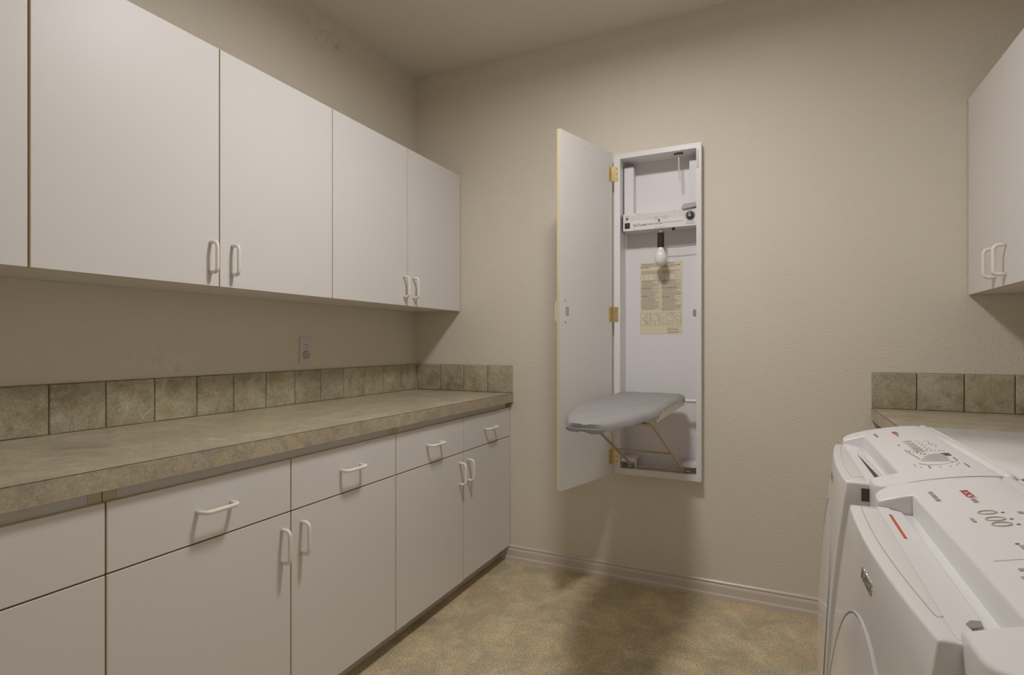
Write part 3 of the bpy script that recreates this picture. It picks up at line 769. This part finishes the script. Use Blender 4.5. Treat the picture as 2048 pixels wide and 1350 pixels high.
    for i in range(NI):
        for j in range(NJ):
            if not on(i,j): continue
            bm.faces.new((T(i,j),T(i+1,j),T(i+1,j+1),T(i,j+1))); bm.faces.new((Bt(i,j),Bt(i,j+1),Bt(i+1,j+1),Bt(i+1,j)))
            for (a, c, ii, jj) in (((i,j),(i,j+1),i-1,j), ((i+1,j),(i+1,j+1),i+1,j), ((i,j),(i+1,j),i,j-1), ((i,j+1),(i+1,j+1),i,j+1)):
                if not (0 <= ii < NI and 0 <= jj < NJ) or not on(ii,jj): bm.faces.new((T(*a),T(*c),Bt(*c),Bt(*a)))
    bmesh.ops.recalc_face_normals(bm, faces=bm.faces[:])
    ed = [e for e in bm.edges if len(e.link_faces) == 2 and e.calc_face_angle(0) > 1.0 and max(v.co.z for v in e.verts) > .88]
    bmesh.ops.bevel(bm, geom=[e for e in ed if min(v.co.z for v in e.verts) > .88], offset=.004, segments=3, affect='EDGES', profile=.5)
    con = obj('control_console', bm, M['appliance2'], r, smooth=45)
    # grip pocket behind the lip
    bm = bmesh.new()
    prof = [(2.1035,.8874),(2.122,.8870),(2.1235,.8845),(2.139,.8825),(2.1415,.8805),(2.147,.866),(2.151,.853),(2.1555,.862)]
    A = [bm.verts.new((X(x), na+.001, z)) for x, z in prof]; B = [bm.verts.new((X(x), nb-.001, z)) for x, z in prof]
    for i in range(len(prof)-1): bm.faces.new((A[i],A[i+1],B[i+1],B[i]))
    bm.faces.new(A+[bm.verts.new((X(2.1555),na+.001,.84)),bm.verts.new((X(2.1035),na+.001,.84))]); bm.faces.new(B+[bm.verts.new((X(2.1555),nb-.001,.84)),bm.verts.new((X(2.1035),nb-.001,.84))])
    obj('grip_pocket', bm, M['appliance2'], r, smooth=30)
    # rear lid and ridge strip
    box('lid', X(2.326), RX, ya+.002, yb-.002, .872, .9375, M['appliance'], r, .004, 3)
    bm = bmesh.new(); sweep(bm, [(X(2.306),ya+.004,.9325),(X(2.306),ya+.010,.9335),(X(2.306),yb-.010,.9335),(X(2.306),yb-.004,.9325)], [.006,.0105,.0105,.006], 14)
    obj('ridge_strip', bm, M['appliance2'], r, smooth=50)
    box('ridge_base', X(2.297), X(2.3255), ya+.003, yb-.003, .872, .9335, M['seam'], r)
    bm = bmesh.new(); sweep(bm, [(X(2.3235),ya+.004,.9345),(X(2.3235),yb-.004,.9345)], .0042, 10)
    obj('lid_bead', bm, M['appliance2'], r, smooth=50)
    # printing on the console: runs from far side to near side, letters' tops towards the wall
    def mp(u, x0): return lambda x, y, z: (X(x0)+y, yb-u-x, zt(X(x0)+y)+.0004+z*.3)
    lettering('lettering', 'BOSCH', .0150, mp(.095, 2.218), M['red'], con, bold=.0003)
    wordmarks('small_print', 0.026, 0.0066, mp(.150, 2.218), M['inklight'], con)
    wordmarks('small_print', 0.06, 0.0062, mp(.085, 2.177), M['inklight'], con)
    def dash(u, x, l, w=.0035, m='ink', nm='marking'):
        xx = X(x); y0 = yb-u
        bm = bmesh.new(); bm.faces.new([bm.verts.new(p) for p in ((xx-w/2,y0,zt(xx-w/2)+.0007),(xx+w/2,y0,zt(xx+w/2)+.0007),(xx+w/2,y0-l,zt(xx+w/2)+.0007),(xx-w/2,y0-l,zt(xx-w/2)+.0007))])
        return obj(nm, bm, M[m], con)
    def oval(u, x, ru, rx, m):
        bm = bmesh.new(); xx = X(x); y0 = yb-u
        sweep(bm, [(xx+rx*math.cos(a), y0-ru*math.sin(a), zt(xx+rx*math.cos(a))+.0006) for a in [2*math.pi*k/28 for k in range(28)]], .0010, 6, closed=True)
        return obj('button', bm, M[m], con, smooth=60)
    return r, con, dash, oval, mp, X, zt, na, nb, fpn
# far machine: washer with dial
ra, con, dash, oval, mp, X, zt, na, nb, fpn = machine(-1.478, -.806, 0, .04, 'washing_machine', 'white front-loading washing machine with round dial on top, next to the corner counter', 'washing machine', True)
YB = -.806
US = (.268,.300,.330,.357,.381,.404)
for u in US: oval(u, 2.225, .0075, .0085, 'ring')
for i, u in enumerate(US[:5]): dash(u-.003, 2.242, .006, .0022); dash(u+.012, 2.247, .006, .0022, 'inklight')
dash(.292, 2.202, .018, .0025)
for k in range(7): dash(.372+.017*k, 2.2025+.001*k, .009, .0026)
for k in range(5): dash(.385+.014*k, 2.209+.004*k, .007, .0024)
for k in range(5): dash(.428+.004*k, 2.222+.006*k, .007, .0024)
for k in range(5): dash(.392+.003*k, 2.238+.007*k, .014, .0018, 'inklight')
for u, x in ((.275,2.258),(.275,2.264),(.296,2.262),(.312,2.259),(.312,2.266),(.330,2.261),(.330,2.268),(.350,2.264)): dash(u, x, .007, .0024, 'inklight')
for k in range(9):
    a = math.pi*(-.1+1.2*k/8); dash(.543+.036*math.sin(a)-.003, 2.225-.036*math.cos(a), .007, .0022, 'inklight')
dash(.490, 2.265, .034, .002); dash(.555, 2.268, .036, .0022); dash(.560, 2.209, .022, .0022)
ds = dash(.440, 2.2605, .030, .0150, 'darkgrey', 'display')
kx, ku = 2.225, .532
kn_ = lathe('dial_knob', [(.027,-.003),(.027,.0015),(.025,.003),(.0,.0034)], (X(kx), YB-ku, zt(X(kx))), (-.12,0,.99), M['appliance2'], con, 32)
dk = bmesh.new(); R0 = []; R1 = []; B0 = []; B1 = []
for k in range(15):
    t_ = math.pi*k/14; xx = X(kx)-.0245*math.cos(t_); zb = zt(X(kx))+.002+(xx-X(kx))*.12; h = .0165*math.sin(t_)
    R0.append(dk.verts.new((xx, YB-ku-.004, zb+h+.0004))); R1.append(dk.verts.new((xx, YB-ku+.004, zb+h+.0004)))
    B0.append(dk.verts.new((xx, YB-ku-.008, zb))); B1.append(dk.verts.new((xx, YB-ku+.008, zb)))
for k in range(14):
    for A_, B_ in ((B0,R0),(R0,R1),(R1,B1),(B1,B0)): dk.faces.new((A_[k],A_[k+1],B_[k+1],B_[k]))
for k in (0, 14): dk.faces.new((B0[k],R0[k],R1[k],B1[k]))
obj('dial_grip', dk, M['appliance2'], con, smooth=35)
dash(ku+.004, kx+.0275, .006, .003, 'red')
# dispenser drawer left slightly open in the grip pocket
bm = bmesh.new()
A = [bm.verts.new(p) for p in ((2.124,nb-.15,.8858),(2.126,na+.004,.8858),(2.137,na+.004,.8858))]; B = [bm.verts.new((v.co.x, v.co.y, .8840)) for v in A]
for i in range(3): bm.faces.new((A[i],A[(i+1)%3],B[(i+1)%3],B[i]))
bm.faces.new(A); bm.faces.new(B[::-1])
obj('drawer_gap', bm, M['black'], ra)
tube('drawer_edge', [(2.128,nb-.07,.8845),(2.1425,na+.003,.8845)], .0022, M['appliance2'], ra, 6)
tube('drawer_line', [(2.130,nb-.07,.8850),(2.1445,na+.003,.8850)], .0011, M['gap'], ra, 6)
box('red_mark', 2.116, 2.122, na+.012, na+.030, 8872e-4, .8880, M['orange'], ra)
box('hinge_recess', 2.092, 2.1055, -1.3915, -1.389, .850, .876, M['darkgrey'], ra)
# near machine: dryer
rb, con, dash, oval, mp, X, zt, na, nb, fpn = machine(-2.157, -1.487, -.010, -.05, 'clothes_dryer', 'white clothes dryer with red stripe in its top grip, beside the washing machine', 'clothes dryer', False)
for u in (.228,.261,.286): oval(u, 2.219, .0085, .0105, 'ring'); dash(u+.001, 2.2355, .004, .004, 'ink')
dash(.250, 2.195, .020, .004, 'inklight')
for u, x, l, w, m_ in ((.228,2.255,.010,.006,'inklight'),(.226,2.263,.008,.005,'inklight'),(.364,2.211,.004,.004,'ink'),(.372,2.213,.018,.005,'inklight'),(.445,2.190,.007,.005,'inklight'),(.455,2.193,.010,.006,'inklight'),(.468,2.185,.006,.004,'inklight'),(.474,2.189,.010,.004,'inklight')): dash(u, x, l, w, m_)
dash(.417, 2.19, .0012, .032, 'groove')
for u in (.50,.53,.56): oval(u, 2.219, .0085, .0105, 'ring')
box('red_stripe', X(2.1145), X(2.1185), nb-.175, nb-.048, .8870, .8878, M['orange'], rb, label='red printed stripe')
bm = bmesh.new()
A = [bm.verts.new((x, y, .8868)) for x, y in ((2.110,-2.0215),(2.1115,-2.031),(2.124,-2.022),(2.1255,-2.008),(2.116,-2.011))]
B = [bm.verts.new((v.co.x, v.co.y, .8880)) for v in A]
for i in range(5): bm.faces.new((A[i],A[(i+1)%5],B[(i+1)%5],B[i]))
bm.faces.new(A[::-1]); bm.faces.new(B)
obj('lip_recess', bm, M['midgrey'], rb)
